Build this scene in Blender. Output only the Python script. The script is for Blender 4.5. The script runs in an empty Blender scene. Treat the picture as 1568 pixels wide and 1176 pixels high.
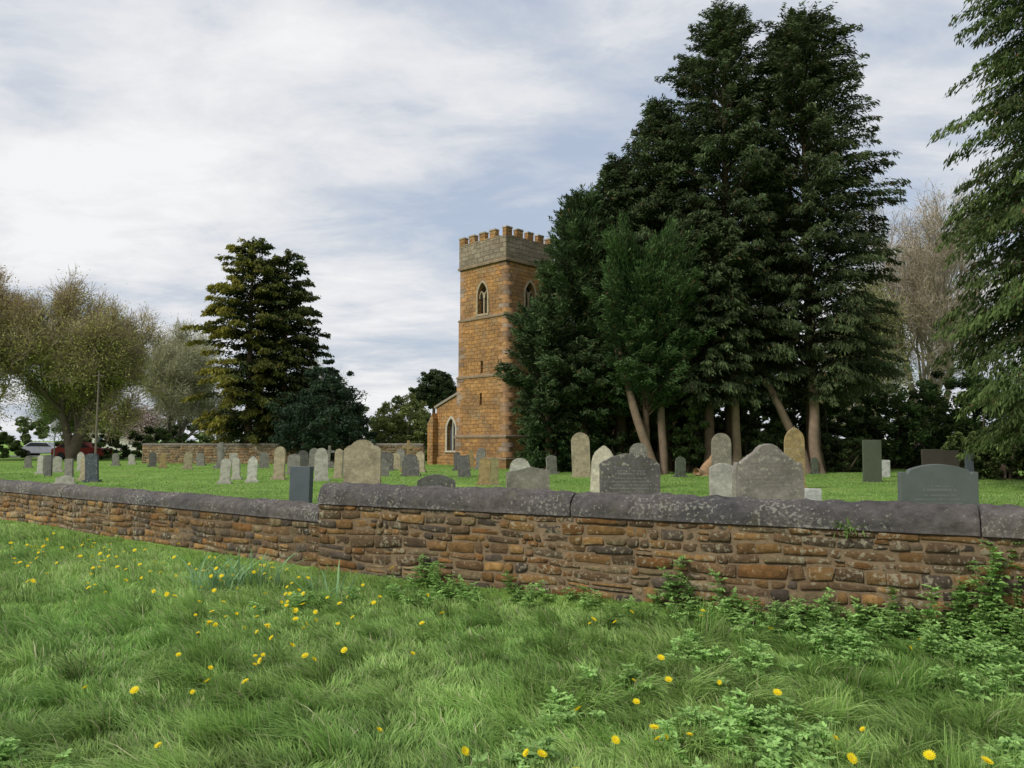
import bpy, bmesh, math, random
import numpy as np
from mathutils import Vector, Matrix
random.seed(7)
RG=np.random.default_rng(7)
scene=bpy.context.scene
PI=math.pi
# ------------------------------------------------------------ helpers
class Geo:
    def __init__(s): s.V=[];s.Q=[];s.T=[];s.C=[];s.n=0
    def add(s,V,Q=None,T=None,C=(1,1,1)):
        V=np.asarray(V,dtype=np.float64).reshape(-1,3)
        C=np.asarray(C,dtype=np.float64)
        if C.ndim==1: C=np.tile(C,(len(V),1))
        if Q is not None and len(Q): s.Q.append(np.asarray(Q,dtype=np.int64).reshape(-1,4)+s.n)
        if T is not None and len(T): s.T.append(np.asarray(T,dtype=np.int64).reshape(-1,3)+s.n)
        s.V.append(V); s.C.append(C); s.n+=len(V)
    def obj(s,name,mat=None,parent=None,smooth=False):
        V=np.concatenate(s.V); C=np.concatenate(s.C)
        Q=np.concatenate(s.Q) if s.Q else np.zeros((0,4),int)
        T=np.concatenate(s.T) if s.T else np.zeros((0,3),int)
        me=bpy.data.meshes.new(name)
        me.vertices.add(len(V)); me.vertices.foreach_set('co',V.astype(np.float32).ravel())
        loops=np.concatenate([Q.ravel(),T.ravel()]).astype(np.int32)
        me.loops.add(len(loops)); me.loops.foreach_set('vertex_index',loops)
        me.polygons.add(len(Q)+len(T))
        ls=np.concatenate([np.arange(len(Q))*4,len(Q)*4+np.arange(len(T))*3]).astype(np.int32)
        me.polygons.foreach_set('loop_start',ls)
        me.update(calc_edges=True)
        if smooth: me.polygons.foreach_set('use_smooth',np.ones(len(me.polygons),bool))
        a=me.color_attributes.new('Col','FLOAT_COLOR','POINT')
        a.data.foreach_set('color',np.concatenate([C,np.ones((len(C),1))],1).astype(np.float32).ravel())
        o=bpy.data.objects.new(name,me); scene.collection.objects.link(o)
        if mat: me.materials.append(mat)
        if parent: o.parent=parent
        return o
def norm(a): return a/np.maximum(np.linalg.norm(a,axis=-1,keepdims=True),1e-9)
def empty(name,loc=(0,0,0),rz=0):
    e=bpy.data.objects.new(name,None); scene.collection.objects.link(e); e.location=loc; e.rotation_euler=(0,0,rz); e.empty_display_size=.3
    return e
def leaves(g,P,A,L,W,C,rg,up=0.0):
    """diamond leaves centred at P along A"""
    n=len(P); A=norm(A)
    rnd=rg.normal(size=(n,3)); rnd[:,2]+=up
    S=norm(np.cross(A,rnd))
    L=np.broadcast_to(L,(n,))[:,None]; W=np.broadcast_to(W,(n,))[:,None]
    V=np.stack([P-A*L/2,P+S*W/2+A*L*.08,P+A*L/2,P-S*W/2+A*L*.08],1).reshape(-1,3)
    Q=np.arange(n*4).reshape(-1,4)
    g.add(V,Q=Q,C=np.repeat(np.clip(C,0,1),4,axis=0))
def tube(g,pts,rad,sides=5,col=(.2,.15,.1)):
    pts=np.asarray(pts,float); m=len(pts)
    d=np.gradient(pts,axis=0); d=norm(d)
    ref=np.array([0.31,0.17,.93]) if abs(d[0][2])<.8 else np.array([1,.1,.05])
    u=norm(np.cross(d,ref)); v=np.cross(d,u)
    a=np.arange(sides)*2*PI/sides
    V=(pts[:,None,:]+np.asarray(rad)[:,None,None]*(np.cos(a)[None,:,None]*u[:,None,:]+np.sin(a)[None,:,None]*v[:,None,:])).reshape(-1,3)
    i=np.arange(m-1)[:,None]*sides; j=np.arange(sides)[None,:]; k=(j+1)%sides
    Q=np.stack([i+j,i+k,i+sides+k,i+sides+j],-1).reshape(-1,4)
    g.add(V,Q=Q,C=col)
_ph=RG.random((12,3))*6.28
def sn(x,y,sc=1.0):
    r=0
    for i in range(6):
        a=_ph[i,0]; f=sc*(1+.6*i)
        r=r+np.sin(x*f*math.cos(a)+y*f*math.sin(a)+_ph[i,1])/(1+.35*i)
    return r/2.6
# ------------------------------------------------------------ materials
def newmat(name):
    m=bpy.data.materials.new(name); m.use_nodes=True; nt=m.node_tree
    return m,nt,nt.nodes['Principled BSDF'],nt.nodes['Material Output']
def N(nt,t,**k):
    n=nt.nodes.new(t)
    for a,b in k.items(): setattr(n,a,b)
    return n
def noise(nt,vec,scale,detail=4,rough=.6,dist=0):
    n=N(nt,'ShaderNodeTexNoise'); n.inputs['Scale'].default_value=scale; n.inputs['Detail'].default_value=detail
    n.inputs['Roughness'].default_value=rough; n.inputs['Distortion'].default_value=dist
    nt.links.new(vec,n.inputs['Vector']); return n.outputs['Fac']
def ramp(nt,fac,stops):
    r=N(nt,'ShaderNodeValToRGB'); e=r.color_ramp.elements
    while len(e)<len(stops): e.new(.5)
    for i,(p,c) in enumerate(stops):
        e[i].position=p; e[i].color=(c,c,c,1) if isinstance(c,(int,float)) else (*c,1)
    nt.links.new(fac,r.inputs['Fac']); return r.outputs['Color']
def mix(nt,fac,a,b,mode='MIX'):
    m=N(nt,'ShaderNodeMix',data_type='RGBA',blend_type=mode)
    for s,v in ((0,fac),(6,a),(7,b)):
        if isinstance(v,(int,float)): m.inputs[s].default_value=v
        elif isinstance(v,tuple): m.inputs[s].default_value=(*v,1)
        else: nt.links.new(v,m.inputs[s])
    return m.outputs[2]
def bump(nt,h,bsdf,strength=.5,dist=.02):
    b=N(nt,'ShaderNodeBump'); b.inputs['Strength'].default_value=strength; b.inputs['Distance'].default_value=dist
    nt.links.new(h,b.inputs['Height']); nt.links.new(b.outputs['Normal'],bsdf.inputs['Normal'])
def attr(nt): return N(nt,'ShaderNodeAttribute',attribute_name='Col').outputs['Color']
def objco(nt): return N(nt,'ShaderNodeTexCoord').outputs['Object']
def leafmat(name,trans=.25,rough=.55,nscale=0,spec=.2):
    m,nt,b,o=newmat(name); c=attr(nt)
    if nscale:
        f=noise(nt,objco(nt),nscale,3); c=mix(nt,1.0,c,ramp(nt,f,[(.3,.72),(.7,1.25)]),'MULTIPLY')
    nt.links.new(c,b.inputs['Base Color']); b.inputs['Roughness'].default_value=rough
    b.inputs['Specular IOR Level'].default_value=spec
    t=N(nt,'ShaderNodeBsdfTranslucent'); nt.links.new(c,t.inputs['Color'])
    ms=N(nt,'ShaderNodeMixShader'); ms.inputs[0].default_value=trans
    nt.links.new(b.outputs[0],ms.inputs[1]); nt.links.new(t.outputs[0],ms.inputs[2]); nt.links.new(ms.outputs[0],o.inputs['Surface'])
    return m
M_leaf=leafmat('conifer_foliage',.2,.7,.6,.08)
M_grass=leafmat('grass_blades',.35,.5,.35,.2)
M_weed=leafmat('weed_leaf',.3,.5)
M_petal=leafmat('yellow_petal',.3,.5)
def attrmat(name,rough=.85,sc=8,lo=.6,hi=1.35,bs=.5,bd=.02,lichen=0,lcol=(.5,.48,.40),lsc=14,dark=0,moss=0):
    m,nt,b,o=newmat(name); c=attr(nt); co=objco(nt)
    f=noise(nt,co,sc,8,.7); c=mix(nt,1.0,c,ramp(nt,f,[(.25,lo),(.75,hi)]),'MULTIPLY')
    if dark:
        f3=noise(nt,co,2.1,5,.65); c=mix(nt,ramp(nt,f3,[(.5,0.0),(.68,dark)]),c,(.06,.05,.045))
    if moss:
        f4=noise(nt,co,4.7,7,.7); c=mix(nt,ramp(nt,f4,[(.56,0.0),(.68,moss)]),c,(.15,.14,.065))
    if lichen:
        f1=noise(nt,co,lsc,6,.65); f2=noise(nt,co,1.7,3,.5)
        v=N(nt,'ShaderNodeMath',operation='MULTIPLY_ADD'); nt.links.new(f2,v.inputs[0]); v.inputs[1].default_value=.45; nt.links.new(f1,v.inputs[2])
        c=mix(nt,ramp(nt,v.outputs[0],[(.885-.08*lichen,0.0),(.925-.08*lichen,.8)]),c,lcol)
    nt.links.new(c,b.inputs['Base Color']); b.inputs['Roughness'].default_value=rough
    b.inputs['Specular IOR Level'].default_value=.2
    bump(nt,noise(nt,co,sc*3.3,9,.78),b,bs,bd)
    return m
M_bark=attrmat('bark',.9,3,.6,1.3,.8,.04)
M_wall=attrmat('rubble_ironstone',.95,11,.45,1.6,1,.05,lichen=1.15,lcol=(.50,.45,.31),lsc=22,dark=.4,moss=.3)
M_mortar=attrmat('wall_mortar',.95,12,.5,1.3,.9,.03)
M_cope=attrmat('coping_stone',.9,9,.45,1.7,1,.045,lichen=.92,lcol=(.38,.36,.30),lsc=30,moss=.4,dark=.15)
M_grave=attrmat('grave_stone',.9,7,.5,1.4,.9,.025,lichen=.72,lcol=(.42,.40,.31),lsc=16,dark=.45,moss=.3)
M_slate=attrmat('grave_slate',.5,3,.8,1.15,.2,.005)
M_plain=attrmat('plain_weathered',.7,4,.85,1.15,.2,.01)
M_quoin=attrmat('quoin_stone',.9,5,.6,1.3,.6,.02,dark=.35)
def masonry(name,c1,c2,mor,bw,rh,grey=0.,darkamt=.5):
    m,nt,b,o=newmat(name)
    uv=N(nt,'ShaderNodeTexCoord').outputs['UV']; co=objco(nt)
    nz=N(nt,'ShaderNodeTexNoise'); nz.inputs['Scale'].default_value=1.6; nt.links.new(uv,nz.inputs['Vector'])
    vm=N(nt,'ShaderNodeVectorMath',operation='MULTIPLY_ADD'); nt.links.new(nz.outputs['Color'],vm.inputs[0]); vm.inputs[1].default_value=(.3,.16,0); nt.links.new(uv,vm.inputs[2])
    br=N(nt,'ShaderNodeTexBrick'); nt.links.new(vm.outputs[0],br.inputs['Vector'])
    br.inputs['Scale'].default_value=1; br.inputs['Color1'].default_value=(*c1,1); br.inputs['Color2'].default_value=(*c2,1); br.inputs['Mortar'].default_value=(*mor,1)
    br.inputs['Mortar Size'].default_value=.016; br.inputs['Mortar Smooth'].default_value=.6; br.inputs['Brick Width'].default_value=bw; br.inputs['Row Height'].default_value=rh
    c=br.outputs['Color']
    c=mix(nt,1.0,c,ramp(nt,noise(nt,co,4,8,.8),[(.25,.5),(.75,1.5)]),'MULTIPLY')
    c=mix(nt,ramp(nt,noise(nt,co,.55,7,.75),[(.44,0.0),(.60,darkamt)]),c,(.16,.105,.065))
    c=mix(nt,ramp(nt,noise(nt,co,1.3,7,.75,.5),[(.50,grey*.6),(.68,min(1,grey+.5))]),c,(.36,.30,.20))
    nt.links.new(c,b.inputs['Base Color']); b.inputs['Roughness'].default_value=.92; b.inputs['Specular IOR Level'].default_value=.15
    mm=N(nt,'ShaderNodeMath',operation='MULTIPLY_ADD'); nt.links.new(br.outputs['Fac'],mm.inputs[0]); mm.inputs[1].default_value=-.8; nt.links.new(noise(nt,co,9,6,.7),mm.inputs[2])
    bump(nt,mm.outputs[0],b,1,.08)
    return m
M_iron=masonry('ironstone_masonry',(.52,.275,.095),(.37,.19,.07),(.27,.17,.09),.5,.22,0,.6)
M_grey=masonry('limestone_masonry',(.33,.275,.20),(.23,.19,.14),(.18,.14,.10),.55,.27,.05,.35)
# ground
m,nt,b,o=newmat('turf'); M_ground=m; co=objco(nt)
f1=noise(nt,co,.25,6,.65); f2=noise(nt,co,3.5,6,.7); f3=noise(nt,co,30,4,.7)
c=ramp(nt,f1,[(.3,(.17,.29,.055)),(.5,(.22,.37,.07)),(.72,(.30,.43,.10))])
c=mix(nt,1.0,c,ramp(nt,f2,[(.25,.6),(.75,1.35)]),'MULTIPLY'); c=mix(nt,1.0,c,ramp(nt,f3,[(.2,.5),(.8,1.4)]),'MULTIPLY')
nt.links.new(c,b.inputs['Base Color']); b.inputs['Roughness'].default_value=.9; b.inputs['Specular IOR Level'].default_value=.1
bump(nt,f3,b,1,.05)
# ------------------------------------------------------------ ground
W0=(-2.45,9.6)
def wally(x): return np.where(x>W0[0],W0[1]+(x-W0[0])*(-3.4/6.68),W0[1]+(x-W0[0])*(-5.9/8.1))
def hgt(x,y):
    near=np.clip(1-(np.hypot(x,y)-14)/20,0,1)
    front=np.clip((wally(x)+.15-y)/.5,0,1)*np.clip((x+9)/8,0,1)
    return .035*sn(x,y,.55)*near-.10*front
def axisgrid():
    a=np.concatenate([np.arange(0,20,.25),np.arange(20,60,2.),np.geomspace(60,2500,24)])
    return np.concatenate([-a[:0:-1],a])
ax=axisgrid(); X,Y=np.meshgrid(ax,ax,indexing='ij'); n=len(ax)
Z=hgt(X,Y); idx=np.arange(n*n).reshape(n,n)
g=Geo(); g.add(np.stack([X,Y,Z],-1),Q=np.stack([idx[:-1,:-1],idx[1:,:-1],idx[1:,1:],idx[:-1,1:]],-1))
g.obj('grass_ground',M_ground,smooth=True)
# ------------------------------------------------------------ grass
def blades(g,x,y,h,w,lean,ldir,C,seg7=True,rg=RG):
    n=len(x); z=hgt(x,y)-.01
    sa=rg.random(n)*PI; S=np.stack([np.cos(sa),np.sin(sa),0*sa],1)*(w/2)[:,None]
    D=np.stack([np.cos(ldir),np.sin(ldir),0*sa],1)
    B=np.stack([x,y,z],1)
    def pt(t): 
        return B+D*(lean*h*t**2)[:,None]+np.array([0,0,1.])*(h*(t-.35*lean*t**2))[:,None]
    ts=[0,.4,.75,1.] if seg7 else [0,.55,1.]
    ws=[1,.95,.65] if seg7 else [1,.75]
    V=[];
    for t,k in zip(ts[:-1],ws): p=pt(t); V+= [p-S*k,p+S*k]
    V.append(pt(1.)); m=len(V); V=np.stack(V,1)
    o=(np.arange(n)*m)[:,None]
    if seg7: Q=np.concatenate([o+[0,1,3,2],o+[2,3,5,4]]); T=o+[4,5,6]
    else: Q=o+[0,1,3,2]; T=o+[2,3,4]
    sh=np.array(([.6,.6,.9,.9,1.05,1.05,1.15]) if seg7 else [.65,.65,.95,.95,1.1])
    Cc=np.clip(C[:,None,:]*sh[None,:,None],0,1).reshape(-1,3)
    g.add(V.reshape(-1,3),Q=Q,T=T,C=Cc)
def grasscol(n,x,y,rg=RG):
    k=np.clip(.5+.45*sn(x,y,.9)+.25*sn(x,y,3.1)+rg.normal(0,.25,n),0,1)[:,None]
    C=(1-k)*np.array([.185,.35,.075])+k*np.array([.40,.56,.17])
    dry=rg.random(n)<.05; C[dry]=np.array([.54,.53,.30])
    dk=rg.random(n)<.12; C[dk]*=.6
    return C
g=Geo()
nb=380000
d=np.exp(RG.uniform(math.log(2.6),math.log(22),nb)); a=RG.uniform(-.85,.85,nb)
x=d*np.sin(a); y=d*np.cos(a); k=(y<wally(x)-.02); x=x[k];y=y[k];d=d[k]
tx=np.round(x/.17+.45*sn(x,y,3)); ty=np.round(y/.17+.45*sn(y,x,3))
hsh=np.modf(np.abs(np.sin(tx*12.9898+ty*78.233)*43758.5453))[0]
n=len(x)
wd=np.clip((wally(x)-y)/.9,0.0,1)
h=(.07+.08*hsh+.03*sn(x,y,.8)+.08*(hsh>.86))*RG.uniform(.55,1.35,n)*(.5+.5*wd)
ld=2.6+1.3*sn(x,y,.7)+ (hsh-.5)*3.4+RG.normal(0,.5,n)
lean=np.clip(.5+.6*np.modf(hsh*7.3)[0]+RG.normal(0,.28,n),.05,1.4)
w=RG.uniform(.0035,.0068,n)*(1+.09*d)
cc=grasscol(n,x,y)*(.68+.58*np.modf(hsh*5.1)[0])[:,None]
near=d<8
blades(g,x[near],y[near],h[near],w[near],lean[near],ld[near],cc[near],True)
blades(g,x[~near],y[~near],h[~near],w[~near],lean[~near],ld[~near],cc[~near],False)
g.obj('meadow_grass',M_grass)
g=Geo(); nb=280000
d=np.exp(RG.uniform(math.log(13),math.log(60),nb)); a=RG.uniform(-.75,.75,nb)
x=d*np.sin(a); y=d*np.cos(a); k=(y>wally(x)+.6); x=x[k];y=y[k];d=d[k]; n=len(x)
blades(g,x,y,RG.uniform(.03,.075,n)*(1+.3*sn(x,y,.5)),.012*(1+.04*d),RG.uniform(.2,.9,n),RG.random(n)*6.28,grasscol(n,x,y)*.95,False)
g.obj('churchyard_grass',M_grass)
# ------------------------------------------------------------ rubble walls
PAL=np.array([(.42,.245,.095),(.34,.19,.075),(.22,.14,.075),(.17,.13,.095),(.38,.28,.15),(.37,.185,.065),(.25,.18,.11),(.22,.145,.08),(.48,.275,.10),(.29,.175,.085)])
def rubble_wall(name,p0,p1,hbody,th,joints,ch=.25,sl=.2,rows=(.075,.13),seed=1,capcol=(.10,.092,.092),cw=.07,pal=PAL):
    rg=np.random.default_rng(seed)
    p0=np.array(p0,float); p1=np.array(p1,float); L=np.linalg.norm(p1-p0); d=(p1-p0)/L
    nrm=np.array([d[1],-d[0]]);
    if np.dot(nrm,-p0)<0: nrm=-nrm    # facing side
    par=empty(name)
    def W(s,dep,z):
        s=np.asarray(s,float);dep=np.asarray(dep,float);z=np.asarray(z,float)
        return np.stack([p0[0]+d[0]*s+nrm[0]*dep,p0[1]+d[1]*s+nrm[1]*dep,z],-1)
    g=Geo()
    s0,s1,a,b_,z0,z1=0.01,L-.01,-.004,-th+.004,-.3,hbody-.002
    V=np.concatenate([W([s0,s1,s1,s0],[a,a,b_,b_],[z0]*4),W([s0,s1,s1,s0],[a,a,b_,b_],[z1]*4)])
    g.add(V,Q=[(0,1,2,3),(4,5,6,7),(0,1,5,4),(1,2,6,5),(2,3,7,6),(3,0,4,7)],C=(.24,.175,.10))
    g.obj('mortar_core',M_mortar,par)
    g=Geo()
    def stone(side,a0,a1,za,zb):
        gp=.006; j=lambda k=.010: rg.normal(0,k,4)
        ss=np.array([a0+gp,a1-gp,a1-gp,a0+gp]); zz=np.array([za+gp,za+gp,zb-gp,zb-gp])
        wv=.018*np.sin(ss*1.3+seed+zz*5)+.014*np.sin(ss*4.1+zz*7)
        zz=np.clip(zz+wv*np.clip((hbody-.03-zz)/.1,0,1),-.3,hbody)
        dep=rg.uniform(-.004,.024); c=pal[rg.integers(len(pal))]*rg.uniform(.7,1.2)
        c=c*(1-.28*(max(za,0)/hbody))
        sj=ss+j(); zj=np.minimum(zz+j(.006),hbody)
        cs,cz=sj.mean(),zj.mean(); hw_=(a1-a0)/2; hh=(zb-za)/2
        sc=np.array([sj[0],(sj[0]+sj[1])/2,sj[1],(sj[1]+sj[2])/2,sj[2],(sj[2]+sj[3])/2,sj[3],(sj[3]+sj[0])/2])
        zc=np.array([zj[0],(zj[0]+zj[1])/2,zj[1],(zj[1]+zj[2])/2,zj[2],(zj[2]+zj[3])/2,zj[3],(zj[3]+zj[0])/2])
        cor=np.array([1,0,1,0,1,0,1,0]); q=rg.uniform(.0,.014,8)*cor
        sc=sc+np.sign(cs-sc)*q; zc=zc+np.sign(cz-zc)*q*.8+rg.normal(0,.003,8)*(1-cor)
        def ring(e,dd,jn):
            f1=np.clip(1-e/max(hw_,.02),.3,1); f2=np.clip(1-e/max(hh,.02),.3,1)
            return cs+(sc-cs)*f1,cz+(zc-cz)*f2,np.full(8,dd)+rg.normal(0,jn,8)
        V=[]
        for (A,B_,C_) in (ring(0,-.02,0),ring(.002,dep-.010,.002),ring(.009,dep,.004),):
            V.append(W(A,C_ if side==0 else (-th-C_),B_))
        V.append(W([cs+rg.normal(0,.01)],[ (dep+rg.uniform(-.002,.008)) if side==0 else -th-dep-.005],[cz]))
        Q=[(r*8+i,r*8+(i+1)%8,r*8+8+(i+1)%8,r*8+8+i) for r in (0,1) for i in range(8)]
        T=[(16+i,16+(i+1)%8,24) for i in range(8)]
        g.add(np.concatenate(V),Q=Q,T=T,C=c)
    for side in (0,1):
        z=-.15
        while z<hbody-.02:
            rh=rg.uniform(*rows); z1=min(z+rh,hbody-.004)
            if hbody-z1<rows[0]*.6: z1=hbody-.004
            s=-rg.uniform(0,sl*.5)
            while s<L:
                sw=sl*rg.choice([.45,.7,1.,1.3,1.8])*rg.uniform(.85,1.2); a0=max(s,0); a1=min(s+sw,L); s+=sw
                if a1-a0<.03: continue
                if rg.random()<.07: zm=z+(z1-z)*rg.uniform(.4,.6); stone(side,a0,a1,z,zm); stone(side,a0,a1,zm,z1)
                else: stone(side,a0,a1,z,z1)
            z=z1
    g.obj('stones',M_wall,par)
    g=Geo()
    js=[0]+list(joints)+[L]
    hw=th/2+cw*.6
    for a0,a1 in zip(js[:-1],js[1:]):
        a0+=.006;a1-=.006; m=max(3,int((a1-a0)/.04)); s=np.linspace(a0,a1,m)
        K=17; th_=np.linspace(0,PI,K)
        ox=rg.normal(0,.006); oz=rg.normal(0,.006)
        pc=np.cos(th_)*hw; pz=np.sin(th_)**.75*(ch-.05)+.05
        pc=np.concatenate([[hw-.01],pc,[-hw+.01]]); pz=np.concatenate([[0],pz,[0]]); K+=2
        S,PC=np.meshgrid(s,pc,indexing='ij'); PZ=np.broadcast_to(pz,S.shape)
        nz=.008*np.sin(S*9+PC*20)+.007*np.sin(S*23+PZ*31)+.006*np.sin(S*3.1)+rg.normal(0,.0045,S.shape)
        e=np.clip(np.minimum(S-a0,a1-S)/.03,0,1); rr=.965+.035*np.sqrt(e)
        dep=-th/2+PC*rr*(1+nz*2)+ox; zz=hbody+PZ*rr+nz*(PZ>0)+oz*(PZ>0)+.003
        V=W(S,dep,zz).reshape(-1,3); ii=np.arange(m*K).reshape(m,K)
        Q=np.stack([ii[:-1,:-1],ii[1:,:-1],ii[1:,1:],ii[:-1,1:]],-1).reshape(-1,4)
        Qb=np.stack([ii[:-1,0],ii[1:,0],ii[1:,-1],ii[:-1,-1]],-1)
        T=[]
        for r in (0,m-1):
            T+=[(ii[r,0],ii[r,q],ii[r,q+1]) for q in range(1,K-1)]
        kk=np.clip(.5+.5*sn(S,PC*3,1.7),0,1).reshape(-1,1)
        cv=(np.array(capcol)*(1-kk)+np.array(capcol)*np.array([1.6,1.5,1.3])*kk)*rg.uniform(.9,1.15)
        g.add(V,Q=np.concatenate([Q,Qb]),T=T,C=cv)
    g.obj('coping',M_cope,par,smooth=True)
    return par
dR=np.array([6.68,-3.4]); dR/=np.linalg.norm(dR)
A=np.array(W0); B=A+dR*15
rubble_wall('stone_boundary_wall',A,B,.80,.36,[3.45,7.15,10.5],.25,.22,seed=3)
dL=np.array([-8.1,5.9]); dL/=np.linalg.norm(dL)
A2=A+np.array([.1,.02]); B2=A2+dL*20
rubble_wall('stone_boundary_wall',B2,A2+dL*.12,.56,.34,[6,12.7],.21,.22,seed=5)
fp=np.array([(.30,.18,.09),(.25,.16,.08),(.27,.20,.12),(.19,.15,.10),(.32,.21,.11)])
rubble_wall('churchyard_far_wall',(-26,53),(-6,51),1.25,.4,[5,10,15],.15,.4,(.12,.22),seed=8,capcol=(.13,.12,.10),pal=fp)
rubble_wall('churchyard_far_wall',(10,46),(40,44),1.2,.4,[8,16],.15,.4,(.12,.22),seed=10,capcol=(.12,.11,.095),pal=fp)
# ------------------------------------------------------------ mesh building for buildings
def mobj(name,bm,mat,parent=None):
    bmesh.ops.recalc_face_normals(bm,faces=bm.faces)
    me=bpy.data.meshes.new(name); bm.to_mesh(me); bm.free()
    o=bpy.data.objects.new(name,me); scene.collection.objects.link(o)
    if mat: me.materials.append(mat)
    if parent: o.parent=parent
    return o
def setcol(o,c):
    me=o.data; a=me.color_attributes.new('Col','FLOAT_COLOR','POINT')
    a.data.foreach_set('color',np.tile(np.array([*c,1],np.float32),len(me.vertices)))
def boxuv(o):
    me=o.data; uv=me.uv_layers.new(name='UVMap') if not me.uv_layers else me.uv_layers[0]
    for p in me.polygons:
        n_=p.normal
        for li in p.loop_indices:
            v=me.vertices[me.loops[li].vertex_index].co
            if abs(n_.z)>.75: uv.data[li].uv=(v.x,v.y)
            else:
                l=math.hypot(n_.x,n_.y); uv.data[li].uv=((-n_.y*v.x+n_.x*v.y)/l,v.z)
def bbox(bm,x0,x1,y0,y1,z0,z1):
    vs=[bm.verts.new(p) for p in ((x0,y0,z0),(x1,y0,z0),(x1,y1,z0),(x0,y1,z0),(x0,y0,z1),(x1,y0,z1),(x1,y1,z1),(x0,y1,z1))]
    for f in ((0,1,2,3),(4,5,6,7),(0,1,5,4),(1,2,6,5),(2,3,7,6),(3,0,4,7)): bm.faces.new([vs[i] for i in f])
def prism(bm,outline,y0,y1,tf=None):
    tf=tf or (lambda x,y,z:(x,y,z))
    a=[bm.verts.new(tf(x,y0,z)) for x,z in outline]; b_=[bm.verts.new(tf(x,y1,z)) for x,z in outline]
    bm.faces.new(a); bm.faces.new(b_[::-1]); k=len(a)
    for i in range(k): bm.faces.new((a[i],a[(i+1)%k],b_[(i+1)%k],b_[i]))
def arch(cx,z0,zs,z1,hw,k=8):
    pts=[(cx-hw,z0),(cx+hw,z0)]
    for i in range(k+1):
        t=i/k*PI/3; pts.append((cx-hw+2*hw*math.cos(t),zs+(z1-zs)*math.sin(t)/math.sin(PI/3)))
    for i in range(k-1,-1,-1):
        t=i/k*PI/3; pts.append((cx+hw-2*hw*math.cos(t),zs+(z1-zs)*math.sin(t)/math.sin(PI/3)))
    return pts
def cut(o,bm):
    c=mobj('cutter',bm,None)
    c.matrix_world=o.matrix_world
    md=o.modifiers.new('b','BOOLEAN'); md.object=c; md.operation='DIFFERENCE'; md.solver='EXACT'
    dg=bpy.context.evaluated_depsgraph_get(); me=bpy.data.meshes.new_from_object(o.evaluated_get(dg))
    o.modifiers.clear(); o.data=me; bpy.data.objects.remove(c)
def archring(bm,cx,z0,zs,z1,hw,t,y0,y1,tf=None):
    tf=tf or (lambda x,y,z:(x,y,z))
    inn=arch(cx,z0,zs,z1,hw)[1:]+[(cx-hw,z0)]; out=arch(cx,z0,zs,z1+t*1.3,hw+t)[1:]+[(cx-hw-t,z0)]
    k=len(inn)
    vi=[[bm.verts.new(tf(x,yy,z)) for x,z in L_] for yy in (y0,y1) for L_ in (inn,out)]
    for i in range(k-1):
        bm.faces.new((vi[0][i],vi[0][i+1],vi[1][i+1],vi[1][i])); bm.faces.new((vi[2][i],vi[2][i+1],vi[3][i+1],vi[3][i]))
        bm.faces.new((vi[0][i],vi[0][i+1],vi[2][i+1],vi[2][i])); bm.faces.new((vi[1][i],vi[1][i+1],vi[3][i+1],vi[3][i]))
# ------------------------------------------------------------ church
church=empty('stone_church',(-.34,45.83,0),-PI/4)
stages=[(0,.55,2.26),(.55,1.84,2.19),(1.84,5.4,2.13),(5.4,8.9,2.06),(8.9,12.2,2.0)]
rots=[lambda x,y,z:(x,y,z),lambda x,y,z:(-y,x,z),lambda x,y,z:(-x,-y,z),lambda x,y,z:(y,-x,z)]
for i,(z0,z1,hf) in enumerate(stages):
    bm=bmesh.new(); bbox(bm,-hf,hf,-hf,hf,z0-(.3 if i==0 else 0),z1)
    o=mobj('tower_stage_%d'%(i+1),bm,M_iron)
    if i==4:
        for tf in rots:
            bm=bmesh.new(); prism(bm,arch(0,9.15,10.25,11.05,.42),-hf-.2,-hf+.45,tf); cut(o,bm)
    if i==3:
        bm=bmesh.new(); prism(bm,[(-.1,5.6),(.1,5.6),(.1,6.3),(-.1,6.3)],-hf-.2,-hf+.35); cut(o,bm)
    if i==2:
        bm=bmesh.new(); prism(bm,[(-.09,3.7),(.09,3.7),(.09,4.4),(-.09,4.4)],-hf-.2,-hf+.35); cut(o,bm)
    if not o.data.materials: o.data.materials.append(M_iron)
    o.parent=church; boxuv(o)
bm=bmesh.new()
for z,hf,hh in ((.55,2.30,.1),(1.84,2.25,.14),(5.4,2.19,.14),(8.9,2.12,.14),(12.15,2.13,.2)):
    vs=[]
    for e,zz in ((0,z-hh/2),(0,z+hh*.15),(-.1,z+hh/2+.03)):
        q=hf+e; vs.append([bm.verts.new(p) for p in ((-q,-q,zz),(q,-q,zz),(q,q,zz),(-q,q,zz))])
    bm.faces.new(vs[0]); bm.faces.new(vs[2])
    for a_,b_ in ((0,1),(1,2)):
        for i in range(4): bm.faces.new((vs[a_][i],vs[a_][(i+1)%4],vs[b_][(i+1)%4],vs[b_][i]))
o=mobj('string_courses',bm,M_quoin,church); setcol(o,(.26,.195,.125))
bm=bmesh.new(); hp=2.07
for tf in rots:
    prism(bm,[(-hp,12.27),(hp-.3,12.27),(hp-.3,13.55),(-hp,13.55)],-hp,-hp+.3,tf)
o=mobj('parapet',bm,M_grey,church); boxuv(o)
bm=bmesh.new(); bm2=bmesh.new()
mw=.50; gapm=(2*hp-5*mw)/4
for r,tf in enumerate(rots):
    for k in range(4):
        x0=-hp+k*(mw+gapm)
        prism(bm,[(x0,13.553),(x0+mw,13.553),(x0+mw,14.0),(x0,14.0)],-hp+.003,-hp+.297,tf)
        prism(bm2,[(x0-.03,14.003),(x0+mw+.03,14.003),(x0+mw+.0,14.09),(x0+.0,14.09)],-hp-.035,-hp+.33,tf)
        prism(bm2,[(x0+mw+.033,13.553),(x0+mw+gapm-.033,13.553),(x0+mw+gapm-.033,13.60),(x0+mw+.033,13.60)],-hp-.03,-hp+.33,tf)
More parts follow.
